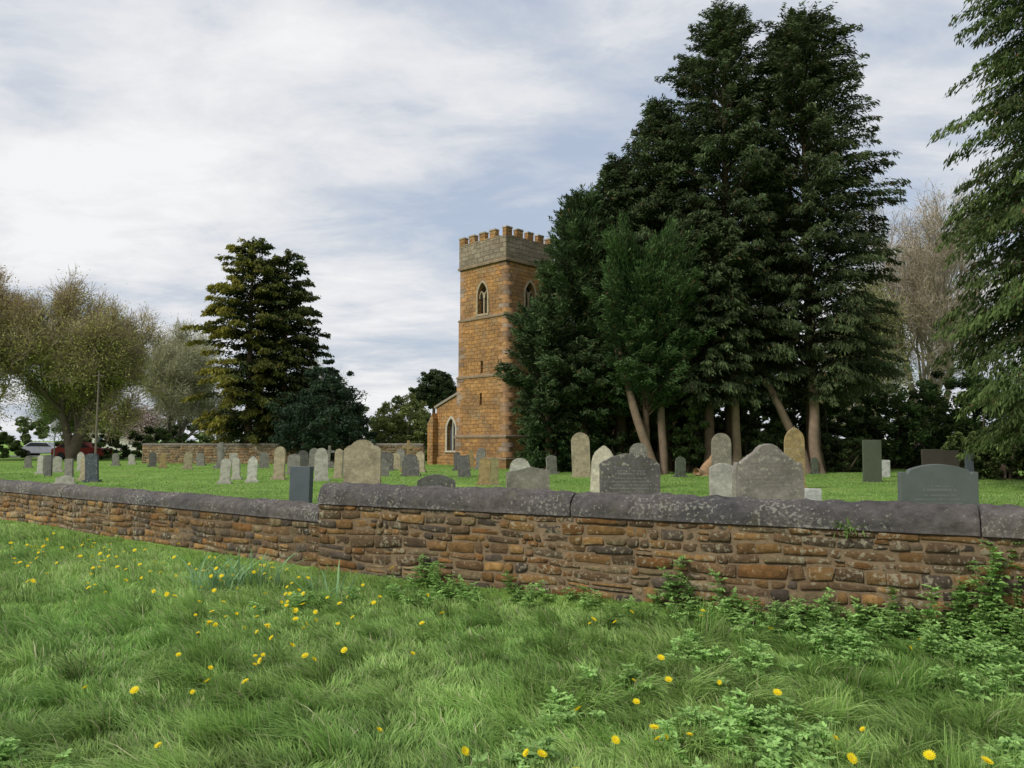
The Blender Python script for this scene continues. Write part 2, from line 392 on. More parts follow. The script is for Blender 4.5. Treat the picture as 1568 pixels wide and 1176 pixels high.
o=mobj('merlons',bm,M_iron,church); boxuv(o)
o=mobj('merlon_caps',bm2,M_quoin,church); setcol(o,(.38,.32,.23))
bm=bmesh.new(); bbox(bm,-1.76,1.76,-1.76,1.76,12.3,12.9); o=mobj('tower_roof',bm,M_plain,church); setcol(o,(.15,.15,.15))
g=Geo(); rq=np.random.default_rng(4)
for z0,z1,hf in stages[1:]:
    z=z0+.1; k=0
    while z<z1-.12:
        hq=min(rq.uniform(.22,.32),z1-.1-z)
        for tf in rots:
            lx=.55 if k%2 else .3; ly=.3 if k%2 else .55
            lx*=rq.uniform(.85,1.15); ly*=rq.uniform(.85,1.15); e=.022
            x0,x1,y0,y1=hf-lx,hf+e,-hf-e,-hf+ly
            P=[tf(a_,b_,c_) for c_ in (z+.006,z+hq-.006) for a_,b_ in ((x0,y0),(x1,y0),(x1,y1),(x0,y1))]
            c=np.array([(.34,.20,.09),(.27,.18,.10),(.30,.225,.15),(.37,.21,.085)][rq.integers(4)])*rq.uniform(.65,1.1)
            g.add(P,Q=[(0,1,2,3),(4,5,6,7),(0,1,5,4),(1,2,6,5),(2,3,7,6),(3,0,4,7)],C=c)
        z+=hq;k+=1
g.obj('quoins',M_quoin,church)
bmf=bmesh.new(); bml=bmesh.new()
for tf in rots:
    archring(bmf,0,9.15,10.25,11.05,.42,.13,-2.045,-1.93,tf)
    prism(bmf,[(-.58,9.02),(.58,9.02),(.55,9.14),(-.55,9.14)],-2.07,-1.8,tf)
    prism(bmf,[(-.045,9.15),(.045,9.15),(.045,10.45),(-.045,10.45)],-1.9,-1.78,tf)
    for cx in (-.22,.22): archring(bmf,cx,10.1,10.15,10.5,.14,.05,-1.9,-1.8,tf)
    prism(bml,arch(0,9.15,10.25,11.03,.41),-1.62,-1.58,tf)
    for q in range(8):
        z=9.2+q*.17; prism(bml,[(-.4,z),(.4,z),(.4,z+.04),(-.4,z+.04)],-1.76,-1.63,tf)
o=mobj('belfry_window_frames',bmf,M_quoin,church); setcol(o,(.40,.32,.21))
o=mobj('belfry_louvres',bml,M_plain,church); setcol(o,(.05,.045,.04))
# aisle
bm=bmesh.new(); prism(bm,[(-6.7,-.3),(-2.6,-.3),(-2.6,5.25),(-6.7,3.75)],0,17)
o=mobj('aisle_walls',bm,M_iron); bm=bmesh.new(); prism(bm,arch(-5.15,.95,2.3,3.05,.42),-.2,.4); cut(o,bm)
if not o.data.materials: o.data.materials.append(M_iron)
o.parent=church; boxuv(o)
bm=bmesh.new(); prism(bm,[(-6.85,3.74),(-2.6,5.29),(-2.6,5.45),(-6.85,3.9)],-.1,17.1); o=mobj('aisle_roof',bm,M_plain,church); setcol(o,(.28,.24,.19))
bm=bmesh.new(); archring(bm,-5.15,.95,2.3,3.05,.42,.14,-.05,.1)
prism(bm,[(-5.19,.95),(-5.11,.95),(-5.11,2.9),(-5.19,2.9)],.12,.2); prism(bm,[(-5.75,.82),(-4.55,.82),(-4.6,.94),(-5.7,.94)],-.09,.15)
o=mobj('aisle_window_frame',bm,M_quoin,church); setcol(o,(.5,.45,.36))
bm=bmesh.new(); prism(bm,arch(-5.15,.95,2.3,3.03,.41),.25,.28); o=mobj('aisle_window_glass',bm,M_slate,church); setcol(o,(.10,.11,.12))
bm=bmesh.new(); prism(bm,[(-7.1,-.3),(-6.55,-.3),(-6.55,3.1),(-6.62,3.4),(-7.1,2.7)],-.45,.35); bbox(bm,-6.75,-2.7,-.08,0,-.3,.5)
o=mobj('aisle_buttress',bm,M_iron,church); boxuv(o)
bm=bmesh.new(); prism(bm,[(-2.59,-.3),(3.3,-.3),(3.3,5.5),(.35,7),(-2.59,5.5)],2.2,18); o=mobj('nave_walls',bm,M_iron,church); boxuv(o)
bm=bmesh.new(); prism(bm,[(-2.8,5.45),(.35,7.05),(3.5,5.45),(3.5,5.6),(.35,7.2),(-2.8,5.6)],2.21,18.2); o=mobj('nave_roof',bm,M_plain,church); setcol(o,(.16,.15,.14))
# ------------------------------------------------------------ trees
def conifer(name,x,y,H,z0,R,nb,nl,L=.30,W=.07,base=(.045,.075,.028),tip=(.085,.125,.04),pe=3.,pq=.7,rise=.6,droop=.6,seed=1,tr=.35,lean=(0,0),barkc=(.13,.09,.06),hang=.35,gold=0,inner=.2,spread=.13,flute=.17,rnd=.28,out_r=.12):
    rg=np.random.default_rng(seed); par=empty(name)
    t=rg.random(nb)**.9; z=z0+(H-z0)*t; az=rg.random(nb)*2*PI
    f=np.clip(1-t**pe,0,1)**pq
    low=np.clip((t)/.07,0,1)*.25+.75
    lump=1+flute*np.sin(4*az+seed+.22*z)+.10*np.sin(9*az-.5*z+seed*2)+.08*np.sin(z*1.7+az*2)
    r=R*f*low*lump*rg.uniform(.72,1.08,nb)*(1+out_r*2*(rg.random(nb)<.1))+.2+out_r*rg.random(nb)*3*(t>.3)
    out=np.stack([np.cos(az),np.sin(az),0*az],1); side=np.stack([-np.sin(az),np.cos(az),0*az],1)
    def axis(zz): return np.stack([x+lean[0]*(zz/H)**1.5,y+lean[1]*(zz/H)**1.5,zz],-1)
    p=r**1.4; p/=p.sum(); bi=rg.choice(nb,nl,p=p)
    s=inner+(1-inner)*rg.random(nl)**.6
    rb=r[bi]; o=out[bi]; sd=side[bi]
    la=rg.normal(0,1,nl); lat=la*spread*rb*(1.15-s)+rg.normal(0,.07,nl)
    rs=rise*(1+1.3*t[bi]); zo=rs*rb*s-droop*rb*s*s-hang*np.abs(lat)
    P=axis(z[bi])+o*(rb*s)[:,None]+sd*lat[:,None]; P[:,2]+=zo; P+=rg.normal(0,.07,(nl,3))
    Ax=o*.55+sd*(np.sign(lat)*.4)[:,None]; Ax[:,2]+=rs-2*droop*s-.35; Ax=Ax+rg.normal(0,rnd,(nl,3))
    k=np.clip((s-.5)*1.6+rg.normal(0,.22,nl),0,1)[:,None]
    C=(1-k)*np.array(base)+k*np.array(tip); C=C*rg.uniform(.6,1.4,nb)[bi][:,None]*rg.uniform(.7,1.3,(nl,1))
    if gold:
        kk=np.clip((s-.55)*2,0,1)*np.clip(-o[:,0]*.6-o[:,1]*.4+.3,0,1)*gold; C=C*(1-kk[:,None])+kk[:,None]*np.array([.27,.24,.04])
    br=rg.random(nl)<.02; C[br]=np.array([.14,.09,.04])
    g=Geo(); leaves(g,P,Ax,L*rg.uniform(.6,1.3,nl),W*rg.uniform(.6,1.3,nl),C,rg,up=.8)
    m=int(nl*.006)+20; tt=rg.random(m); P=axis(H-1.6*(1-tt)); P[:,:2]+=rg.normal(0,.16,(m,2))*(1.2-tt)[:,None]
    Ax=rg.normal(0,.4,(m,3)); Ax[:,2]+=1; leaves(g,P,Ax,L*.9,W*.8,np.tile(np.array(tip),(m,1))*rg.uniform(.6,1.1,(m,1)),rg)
    g.obj('foliage',M_leaf,par)
    g=Geo(); zz=np.linspace(-.2,H*.94,14); rad=tr*(1-zz/H)**.8+.02; rad[0]*=1.7; rad[1]*=1.05
    tube(g,axis(np.maximum(zz,0))+np.stack([0*zz,0*zz,np.minimum(zz,0)],1),rad,9,barkc)
    for i in range(0,nb,3):
        ss=np.array([0,.35,.75]); q=axis(z[i]*np.ones(3))+out[i]*(r[i]*ss)[:,None]; q[:,2]+=rise*(1+1.3*t[i])*r[i]*ss-droop*r[i]*ss**2
        tube(g,q,np.array([.06,.035,.012])*(.5+.2*r[i]),3,barkc)
    g.obj('trunk_and_limbs',M_bark,par)
    return par
dk=(.040,.060,.026); dt=(.088,.118,.050)
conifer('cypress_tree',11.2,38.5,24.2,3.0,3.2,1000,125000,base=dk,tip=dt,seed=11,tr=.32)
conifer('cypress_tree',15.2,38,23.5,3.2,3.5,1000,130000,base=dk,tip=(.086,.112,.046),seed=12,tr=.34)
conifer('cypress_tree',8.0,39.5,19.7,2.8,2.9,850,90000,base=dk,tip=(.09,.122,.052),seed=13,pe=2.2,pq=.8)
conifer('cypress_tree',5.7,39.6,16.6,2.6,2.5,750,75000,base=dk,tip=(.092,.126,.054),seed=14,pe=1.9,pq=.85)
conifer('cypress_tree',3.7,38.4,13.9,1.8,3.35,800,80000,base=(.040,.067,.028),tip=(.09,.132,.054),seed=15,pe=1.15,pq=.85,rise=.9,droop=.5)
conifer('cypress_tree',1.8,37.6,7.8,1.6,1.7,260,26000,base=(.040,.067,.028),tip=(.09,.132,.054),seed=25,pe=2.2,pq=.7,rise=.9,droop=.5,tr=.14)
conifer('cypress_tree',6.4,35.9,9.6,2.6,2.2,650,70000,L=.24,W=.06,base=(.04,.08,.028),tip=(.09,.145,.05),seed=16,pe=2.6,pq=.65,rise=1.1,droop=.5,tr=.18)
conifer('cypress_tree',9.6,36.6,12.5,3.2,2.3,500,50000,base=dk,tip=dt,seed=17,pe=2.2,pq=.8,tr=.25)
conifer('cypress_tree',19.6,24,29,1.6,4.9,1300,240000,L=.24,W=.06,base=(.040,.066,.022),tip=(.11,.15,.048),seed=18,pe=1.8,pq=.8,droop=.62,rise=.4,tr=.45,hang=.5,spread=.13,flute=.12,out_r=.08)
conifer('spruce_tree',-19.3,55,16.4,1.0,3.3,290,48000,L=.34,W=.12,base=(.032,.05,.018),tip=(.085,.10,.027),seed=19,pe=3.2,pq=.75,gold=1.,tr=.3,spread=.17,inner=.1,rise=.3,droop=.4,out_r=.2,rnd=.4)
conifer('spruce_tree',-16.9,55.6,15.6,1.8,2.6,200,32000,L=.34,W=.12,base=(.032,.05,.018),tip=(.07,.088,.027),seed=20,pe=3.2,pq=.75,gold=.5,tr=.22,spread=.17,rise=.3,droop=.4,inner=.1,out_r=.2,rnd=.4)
def trunks(name,paths,col):
    g=Geo()
    for pts,r0,r1 in paths:
        pts=np.array(pts,float); k=12; t=np.linspace(0,1,k); i=np.linspace(0,len(pts)-1,k)
        P=np.stack([np.interp(i,range(len(pts)),pts[:,c]) for c in range(3)],1); P[:,0]+=.05*np.sin(t*9+r0*30)
        rad=r0+(r1-r0)*t; rad[0]*=1.6; rad[1]*=1.2
        tube(g,P,rad,10,np.array(col)*random.uniform(.8,1.15))
    return g.obj(name,M_bark,smooth=True)
trunks('cypress_stems',[([(6.75,35.6,-.2),(6.2,35.5,1.8),(5.5,35.6,4.2),(5.1,36,6)],.23,.16),([(7.15,35.9,-.2),(7.2,35.9,2),(7.1,36.1,5)],.2,.16),
  ([(10.9,36.8,-.2),(10.95,36.6,3),(10.9,37.3,8)],.22,.16),([(14.2,36.4,-.2),(14,36.4,1.2),(12.9,36.3,3.2),(12.4,36.6,4.6)],.24,.16),([(14.7,36.4,-.2),(14.6,36.4,2),(14.7,36.6,5)],.26,.2)],(.25,.18,.125))
trunks('fallen_log',[([(8.7,34.6,-.1),(9.5,34.8,1.25)],.28,.12),([(8.4,34.4,.05),(9.9,34.9,.2)],.2,.13)],(.42,.27,.15))
def bushmass(name,blobs,nl,L,W,base,tip,seed,stems=True,vary=.3,clump=1.,trunk=None):
    rg=np.random.default_rng(seed); par=empty(name); g=Geo(); gs=Geo()
    wts=np.array([b_[3]*b_[4] for b_ in blobs]); wts=wts/wts.sum()
    for bl,wt in zip(blobs,wts):
        x,y,z,rx,rz=bl[:5]; n_=int(nl*wt); nc=max(12,int(n_/110))
        d_=norm(rg.normal(size=(nc,3))); rr=rg.uniform(.45,1.0,nc)**.6
        cen=d_*rr[:,None]*(1+.18*np.sin(d_[:,0:1]*4+seed)+.14*np.sin(d_[:,1:2]*7+d_[:,2:3]*5))
        cen=cen*np.array([rx,rx,rz])+np.array([x,y,z])
        cr=rg.uniform(.16,.34,nc)*min(rx,rz)*.75*clump
        ci=rg.integers(nc,size=n_); off=norm(rg.normal(size=(n_,3)))*(rg.random((n_,1))**.5)
        P=cen[ci]+off*cr[ci][:,None]*np.array([1.15,1.15,.75])
        ok=P[:,2]>.02; P=P[ok]; ci=ci[ok]; off=off[ok]
        Ax=rg.normal(size=(len(P),3)); Ax[:,2]*=.7
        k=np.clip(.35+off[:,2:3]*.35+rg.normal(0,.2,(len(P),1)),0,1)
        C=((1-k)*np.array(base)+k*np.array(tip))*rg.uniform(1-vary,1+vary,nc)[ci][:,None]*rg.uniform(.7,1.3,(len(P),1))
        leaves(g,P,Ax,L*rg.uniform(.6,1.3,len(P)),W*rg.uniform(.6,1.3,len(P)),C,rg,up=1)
        if stems:
            for _ in range(7):
                e=cen[rg.integers(nc)]; b0=np.array([x+rg.normal(0,.15*rx),y+rg.normal(0,.15*rx),max(0,z-rz)-.1])
                if trunk: b0=np.array([trunk[0],trunk[1],trunk[2]])
                tube(gs,[b0,(b0+e)/2+rg.normal(0,.15,3),e],[.09,.06,.02],4,(.11,.085,.06))
    if trunk: tube(gs,[(trunk[0]+.2,trunk[1],-.1),(trunk[0],trunk[1],trunk[2]*.5),(trunk[0]+.1,trunk[1],trunk[2]+.4)],[.3,.22,.15],8,(.2,.13,.09))
    g.obj('foliage',M_leaf,par)
    if stems: gs.obj('stems',M_bark,par)
    return par
bushmass('holly_tree',[(-13.2,52,2.7,3.0,2.6),(-12.9,52,4.4,2.1,2.3),(-12.8,52,5.9,1.2,1.7),(-14.3,51.5,1.9,1.8,1.8),(-11.0,52,1.7,1.7,1.6)],44000,.2,.11,(.026,.048,.028),(.066,.10,.055),31)
bushmass('pine_tree',[(-8.5,80,7.3,2.1,1.5),(-7.4,80,6.6,1.7,1.2),(-9.6,80,6.5,1.4,1.1),(-8.3,80,8.3,1.5,1.0),(-8.4,80,6.0,2.0,1.0)],26000,.3,.13,(.045,.072,.034),(.095,.12,.052),30,trunk=(-8.4,80,5.0),clump=1.5)
bushmass('ivy_thicket',[(1.8+i*1.7,41.5+.5*math.sin(i*2.),1.7+.4*math.sin(i*1.7),1.8,2.4+.5*math.sin(i)) for i in range(10)],70000,.22,.12,(.045,.075,.028),(.12,.17,.055),32,vary=.5)
bushmass('ivy_bush',[(8.9,37.5,2.1,1.3,2.0),(9.5,37.6,3.4,1.0,1.4)],14000,.16,.1,(.055,.09,.03),(.14,.20,.065),33)
bushmass('laurel_bush',[(2.0,38.6,1.3,1.5,1.8),(3.7,38.6,1.5,1.6,2.0)],24000,.18,.11,(.035,.065,.024),(.085,.135,.045),34)
bushmass('bramble_bush',[(11.8,37.9,1.0,1.1,1.1),(13.0,38.2,1.2,1.2,1.3),(16.6,38.4,1.0,1.3,1.1),(5.2,37.9,.9,1.0,1.0),(10.2,38.4,1.1,1.0,1.2)],26000,.16,.1,(.04,.062,.026),(.12,.16,.055),38,vary=.5)
bushmass('yew_shrubbery',[(17+i*2.3,43+.8*math.sin(i*3.1),2.3+.5*math.sin(i*2.3),2.3,3.0+.8*math.sin(i*1.9)) for i in range(11)],100000,.24,.13,(.04,.068,.024),(.11,.165,.05),35,vary=.5)
bushmass('shrub_border',[(19+i*1.5,31+.6*math.sin(i*2.2),.9,1.2,1.1+.4*math.sin(i*1.3)) for i in range(5)],30000,.16,.09,(.045,.07,.022),(.15,.19,.06),36,vary=.4)
bushmass('hawthorn_bush',[(-8.6,60,2.5,2.0,2.8),(-10.6,62,1.9,1.8,2.2),(-7.0,59,1.7,1.4,1.9)],24000,.2,.11,(.14,.17,.055),(.29,.33,.11),37)
def line(xs,y,h,seed):
    rg=np.random.default_rng(seed); return [(x+rg.normal(0,1),y+rg.normal(0,4),h*.42*rg.uniform(.7,1.1),h*.65*rg.uniform(.7,1.2),h*.55*rg.uniform(.6,1.25)) for x in xs]
bushmass('distant_tree_line',line(np.arange(-130,-5,4.0),125,8.5,41),70000,.7,.38,(.085,.115,.05),(.18,.22,.085),41,stems=False,vary=.5)
bushmass('distant_tree_line',line(np.arange(-5,150,5.5),125,9,42),50000,.8,.45,(.06,.085,.04),(.13,.17,.07),42,stems=False,vary=.4)
bushmass('hedge',line(np.arange(-60,-14,2.1),68,2.9,43),65000,.26,.15,(.055,.085,.032),(.15,.20,.065),43,stems=False,vary=.6)
bushmass('hedge',line(np.arange(-20,4,2.2),66,3.2,44),30000,.26,.15,(.06,.09,.035),(.16,.20,.07),44,stems=False,vary=.5)
def decid(name,x,y,H,R,seed,tr=.4,nt=40000,nbud=20000,bark=(.10,.075,.055),twig=(.15,.10,.07),bud=(.2,.14,.06),bud2=None,budL=.12,levels=5,tw=.025,sq=1.):
    rg=np.random.default_rng(seed); par=empty(name); segs=[]; ends=[]
    def grow(p,d_,L,r,lev):
        pts=[p]; q=p; dd=d_
        for i in range(3):
            dd=norm(dd+rg.normal(0,.13,3)+np.array([0,0,.05])); q=q+dd*L/3; pts.append(q)
        segs.append((np.array(pts),np.linspace(r,r*.62,4),lev))
        if lev==0: ends.append((pts[1],dd,L)); ends.append((pts[3],dd,L)); return
        nk=rg.integers(3,5)
        for k in range(nk):
            ii=3 if k==0 else rg.integers(1,4); sp=.35 if k==0 else .8
            nd=norm(dd+norm(rg.normal(size=3))*sp+np.array([0,0,.12]))
            grow(pts[ii],nd,L*rg.uniform(.66,.84),r*(.62 if k==0 else .48),lev-1)
    for k in range(3): grow(np.array([0,0,.12*k]),norm(np.array([rg.normal(0,.35),rg.normal(0,.35),1.])),1.,tr,levels)
    E=np.array([e[0] for e in ends]); zmax=E[:,2].max(); rm=np.percentile(np.hypot(E[:,0],E[:,1]),93)
    S=np.array([R/rm*.93,R/rm*.93,H/zmax*.97]); O=np.array([x,y,0])
    g=Geo()
    for p,r,lev in segs: tube(g,p*S+O-np.array([0,0,.15])*(lev==levels),np.maximum(r*(1. if lev>2 else .9),.012),7 if lev>=levels-1 else 3,bark)
    E=E*S+O; D_=np.array([e[1] for e in ends]); 
    i=rg.integers(len(E),size=nt); A_=norm(D_[i]+rg.normal(0,.6,(nt,3))+np.array([0,0,.15])); ll=rg.uniform(.4,1.3,nt)
    P=E[i]+A_*ll[:,None]*.5+rg.normal(0,.15,(nt,3))
    leaves(g,P,A_,ll,tw,np.tile(np.array(twig),(nt,1))*rg.uniform(.7,1.4,(nt,1)),rg)
    g.obj('trunk_and_branches',M_bark,par)
    if nbud:
        g=Geo(); i=rg.integers(len(E),size=nbud); P=E[i]+rg.normal(0,.5,(nbud,3))
        k=np.clip((P[:,2:3]/H-.6)*2.2+rg.normal(0,.2,(nbud,1)),0,1); b2=np.array(bud2 or bud)
        C=((1-k)*np.array(bud)+k*b2)*rg.uniform(.6,1.4,(nbud,1))
        leaves(g,P,rg.normal(size=(nbud,3)),budL*rg.uniform(.6,1.4,nbud),budL*.6,C,rg); g.obj('buds',M_leaf,par)
    return par
decid('beech_tree',-35.6,61,15.2,5.8,51,tr=.42,nt=50000,nbud=90000,bark=(.15,.12,.09),twig=(.34,.27,.18),bud=(.36,.38,.11),bud2=(.46,.36,.17),budL=.15,tw=.035)
decid('beech_tree',-41.5,59,16.9,6.4,52,tr=.48,nt=50000,nbud=100000,bark=(.15,.12,.09),twig=(.34,.26,.17),bud=(.38,.38,.11),bud2=(.52,.36,.18),budL=.15,tw=.035)
decid('willow_tree',-33.6,76,13.6,5.2,53,tr=.35,nt=40000,nbud=36000,twig=(.38,.36,.24),bark=(.22,.20,.15),bud=(.36,.40,.19),budL=.14,tw=.035)
decid('elder_tree',-38.5,68,9,4.5,54,tr=.25,nt=12000,nbud=34000,twig=(.25,.23,.15),bud=(.24,.35,.10),budL=.16,levels=4)
decid('blossom_tree',-41.5,84,5.4,2.4,55,tr=.15,nt=4000,nbud=12000,bud=(.70,.58,.56),bud2=(.74,.64,.62),budL=.17,levels=4)
decid('ash_tree',33.5,62,24,7,56,tr=.4,nt=30000,nbud=9000,twig=(.36,.30,.22),bark=(.28,.24,.18),bud=(.34,.29,.14),budL=.14,tw=.03)
decid('ash_tree',27.5,58,15,5,57,tr=.3,nt=16000,nbud=28000,twig=(.32,.28,.17),bark=(.26,.22,.15),bud=(.24,.27,.10),budL=.18)
decid('ash_tree',-22,85,11,5,58,tr=.3,nt=16000,nbud=14000,twig=(.28,.27,.19),bark=(.24,.22,.17),bud=(.23,.26,.11),budL=.16)
# ------------------------------------------------------------ gravestones
def gravestone(x,D,w,h,kind,col,th=.1,rz=0,tilt=0,slate=False,text=None):
    a=w/2
    def drop(q):
        s=abs(q)
        if kind=='round': return a*(1-math.sqrt(max(0,1-q*q)))
        if kind=='low': return .35*a*q*q
        if kind=='gothic': return a*(1.732-math.sqrt(max(0,4-(s+1)**2)))*.85
        if kind=='shoulder': return .8*a if s>.8 else .62*a*(1-math.sqrt(max(0,1-(q/.8)**2)))
        if kind=='ogee':
            if s<.3: return .12*a*(s/.3)**2
            if s<.84: u_=(s-.3)/.54; return .12*a+.46*a*(u_**.8)*(1-.12*math.sin(u_*PI))
            return .58*a-.05*a*math.sin(min(1,(s-.84)/.08)*PI/2)+.22*a*max(0,(s-.92)/.08)**2
        if kind=='serp':
            if s<.45: return .33*a*(1-math.sqrt(1-(s/.55)**2))
            if s<.62: return .13*a+.18*a*(s-.45)/.17
            return .31*a+.22*a*((s-.62)/.38)**2
        if kind=='wave': 
            return .16*a*(s/.8)**2 if s<.8 else (.24*a if s<.86 else .2*a)
        if kind=='slant': return .22*a*abs(q-.2)
        return 0
    qs=sorted(set([round(-1+i/20,3) for i in range(41)]+[-.805,.805,-.925,.925,-.865,.865]))
    if kind=='flat': qs=[-1,1]
    er=0 if slate else .006
    out=[(-a,-.25),(a,-.25)]+[(a*q+random.uniform(-er,er),h-drop(q)+random.uniform(-er,er)) for q in reversed(qs)]
    bm=bmesh.new(); prism(bm,out,-th/2,th/2)
    if not slate and kind!='flat': bbox(bm,-a-.07,a+.07,-th/2-.07,th/2+.07,-.25,.09)
    o=mobj('gravestone',bm,M_slate if slate else M_grave); setcol(o,col)
    o.location=(x,D,float(hgt(np.array(x),np.array(D)))); o.rotation_euler=(random.uniform(-.04,.04),tilt,rz)
    md=o.modifiers.new('bevel','BEVEL'); md.width=.012; md.segments=2; md.limit_method='ANGLE'; md.angle_limit=.6
    if text:
        bm=bmesh.new(); z=h-.38*a-.10; y0=-th/2-.0015
        for r_ in range(text[0]):
            hh=.03 if r_ in (1,) else .018; span=a*random.uniform(.35,.75); q=-span
            while q<span:
                wd_=random.uniform(.012,.02); bbox(bm,q,q+wd_,y0,-th/2+.001,z,z+hh*random.choice([1,1,.7])); q+=wd_+random.choice([.006,.006,.006,.03])
            z-=hh+.035
            if z<.35: break
        t_=mobj('inscription',bm,M_plain,o); setcol(t_,text[1])
    return o
BUF=(.38,.32,.21); GR=(.22,.21,.18); DG=(.13,.125,.115); SL=(.085,.10,.11); CR=(.58,.53,.40); OR=(.36,.26,.12); LG=(.45,.43,.36); GN=(.10,.115,.08)
def G(u,D,wpx,h,kind,col,**k): gravestone((u-784)/1150*D,D,wpx/1150*D,h,kind,col,**k)
G(463,18.5,36,.97,'flat',SL,rz=-.35,slate=True,th=.16)
G(556,18,56,1.62,'serp',BUF,th=.12)
G(669,17,58,.86,'low',DG,rz=.1); G(712,33,19,.95,'flat',DG,tilt=-.1)
G(741,27,17,1.0,'round',OR,tilt=.05); G(756,27,15,1.0,'round',(.28,.25,.12))
G(808,15,66,1.08,'slant',(.27,.25,.20),th=.14,rz=.15); G(796,22,32,1.08,'round',LG)
G(890,33,28,1.95,'round',BUF,tilt=-.03); G(919,18,35,1.5,'gothic',CR,tilt=.06,rz=-.2)
G(963,12,90,1.38,'low',(.14,.13,.12),th=.14,text=(7,(.22,.21,.19))); G(977,25,27,1.52,'round',GR)
G(1103,25,29,1.85,'round',(.26,.235,.18)); G(1105,13,38,1.2,'low',LG,th=.14)
G(1173,11,106,1.57,'ogee',(.27,.245,.205),th=.15,rz=.04,text=(7,(.19,.17,.145))); G(1214,25,30,2.05,'gothic',OR)
G(1241,12,24,.86,'flat',(.5,.5,.47)); G(1332,29,28,1.62,'flat',GN,slate=True); G(1352,33,14,.75,'flat',(.6,.6,.56))
G(1429,10,117,1.3,'wave',(.115,.13,.12),slate=True,th=.09,text=(8,(.17,.18,.165)))
G(1425,30,32,1.25,'flat',(.07,.06,.05),slate=True); G(1452,30,26,1.2,'flat',(.065,.055,.045),slate=True); G(1481,30,12,1.2,'flat',SL,slate=True)
G(1245,36,10,.8,'round',GN)
for u,D,w,h,k,c in [(347,28,15,.95,'round',LG),(365,31,11,.9,'round',LG),(388,29,14,1.0,'gothic',(.6,.58,.5)),(429,31,17,1.35,'round',BUF),(452,36,20,.95,'low',GR),
  (466,38,16,1.1,'round',DG),(482,40,15,1.2,'round',GR),(494,30,20,1.3,'shoulder',LG),(519,32,12,1.25,'round',BUF),(530,36,12,1.15,'low',GR),(545,40,14,1.0,'round',LG),
  (590,40,26,1.0,'low',DG),(583,34,26,.8,'shoulder',GR),(606,42,16,.9,'round',BUF),(630,34,26,1.0,'shoulder',DG),(645,38,14,1.05,'round',BUF),(616,46,14,1.1,'round',GR),
  (66,36,9,.9,'round',LG),(78,34,12,.95,'flat',DG),(92,38,12,.8,'round',LG),(110,33,14,.8,'flat',GR),(128,40,10,1.0,'gothic',LG),(133,30,14,.95,'low',BUF),(145,29,20,1.1,'wave',SL),
  (104,27,26,.35,'low',LG),(236,46,10,.9,'round',DG),(252,44,10,.85,'round',OR),(290,42,12,1.0,'shoulder',BUF),(310,48,12,.8,'round',GR),(341,46,10,1.5,'gothic',GR),
  (360,47,12,.8,'flat',LG),(406,44,14,.95,'round',GR),(700,40,10,1.0,'round',DG),(722,44,9,1.1,'gothic',OR),(736,42,14,1.2,'round',GR),(180,48,10,.8,'round',GR),(205,50,9,.7,'round',LG),(47,44,9,.7,'round',GR),(845,36,16,.9,'low',GR),(1040,33,16,.9,'round',GN)]:
    G(u,D,w,h,k,c,rz=random.uniform(-.35,.35),tilt=random.uniform(-.08,.08))
def cross(u,D,h,col):
    x=(u-784)/1150*D; bm=bmesh.new()
    bbox(bm,-.38,.38,-.28,.28,-.1,.18); bbox(bm,-.26,.26,-.19,.19,.182,.36); bbox(bm,-.07,.07,-.06,.06,.362,h)
    bbox(bm,-.3,-.072,-.055,.055,h-.42,h-.27); bbox(bm,.072,.3,-.055,.055,h-.42,h-.27)
    o=mobj('gravestone_cross',bm,M_grave); setcol(o,col); o.location=(x,D,0); o.rotation_euler=(0,.02,.2)
    md=o.modifiers.new('bevel','BEVEL'); md.width=.015; md.segments=2
cross(625,38,1.6,OR); cross(505,44,1.3,GR); cross(341,43,1.5,GR); cross(575,44,1.2,LG)
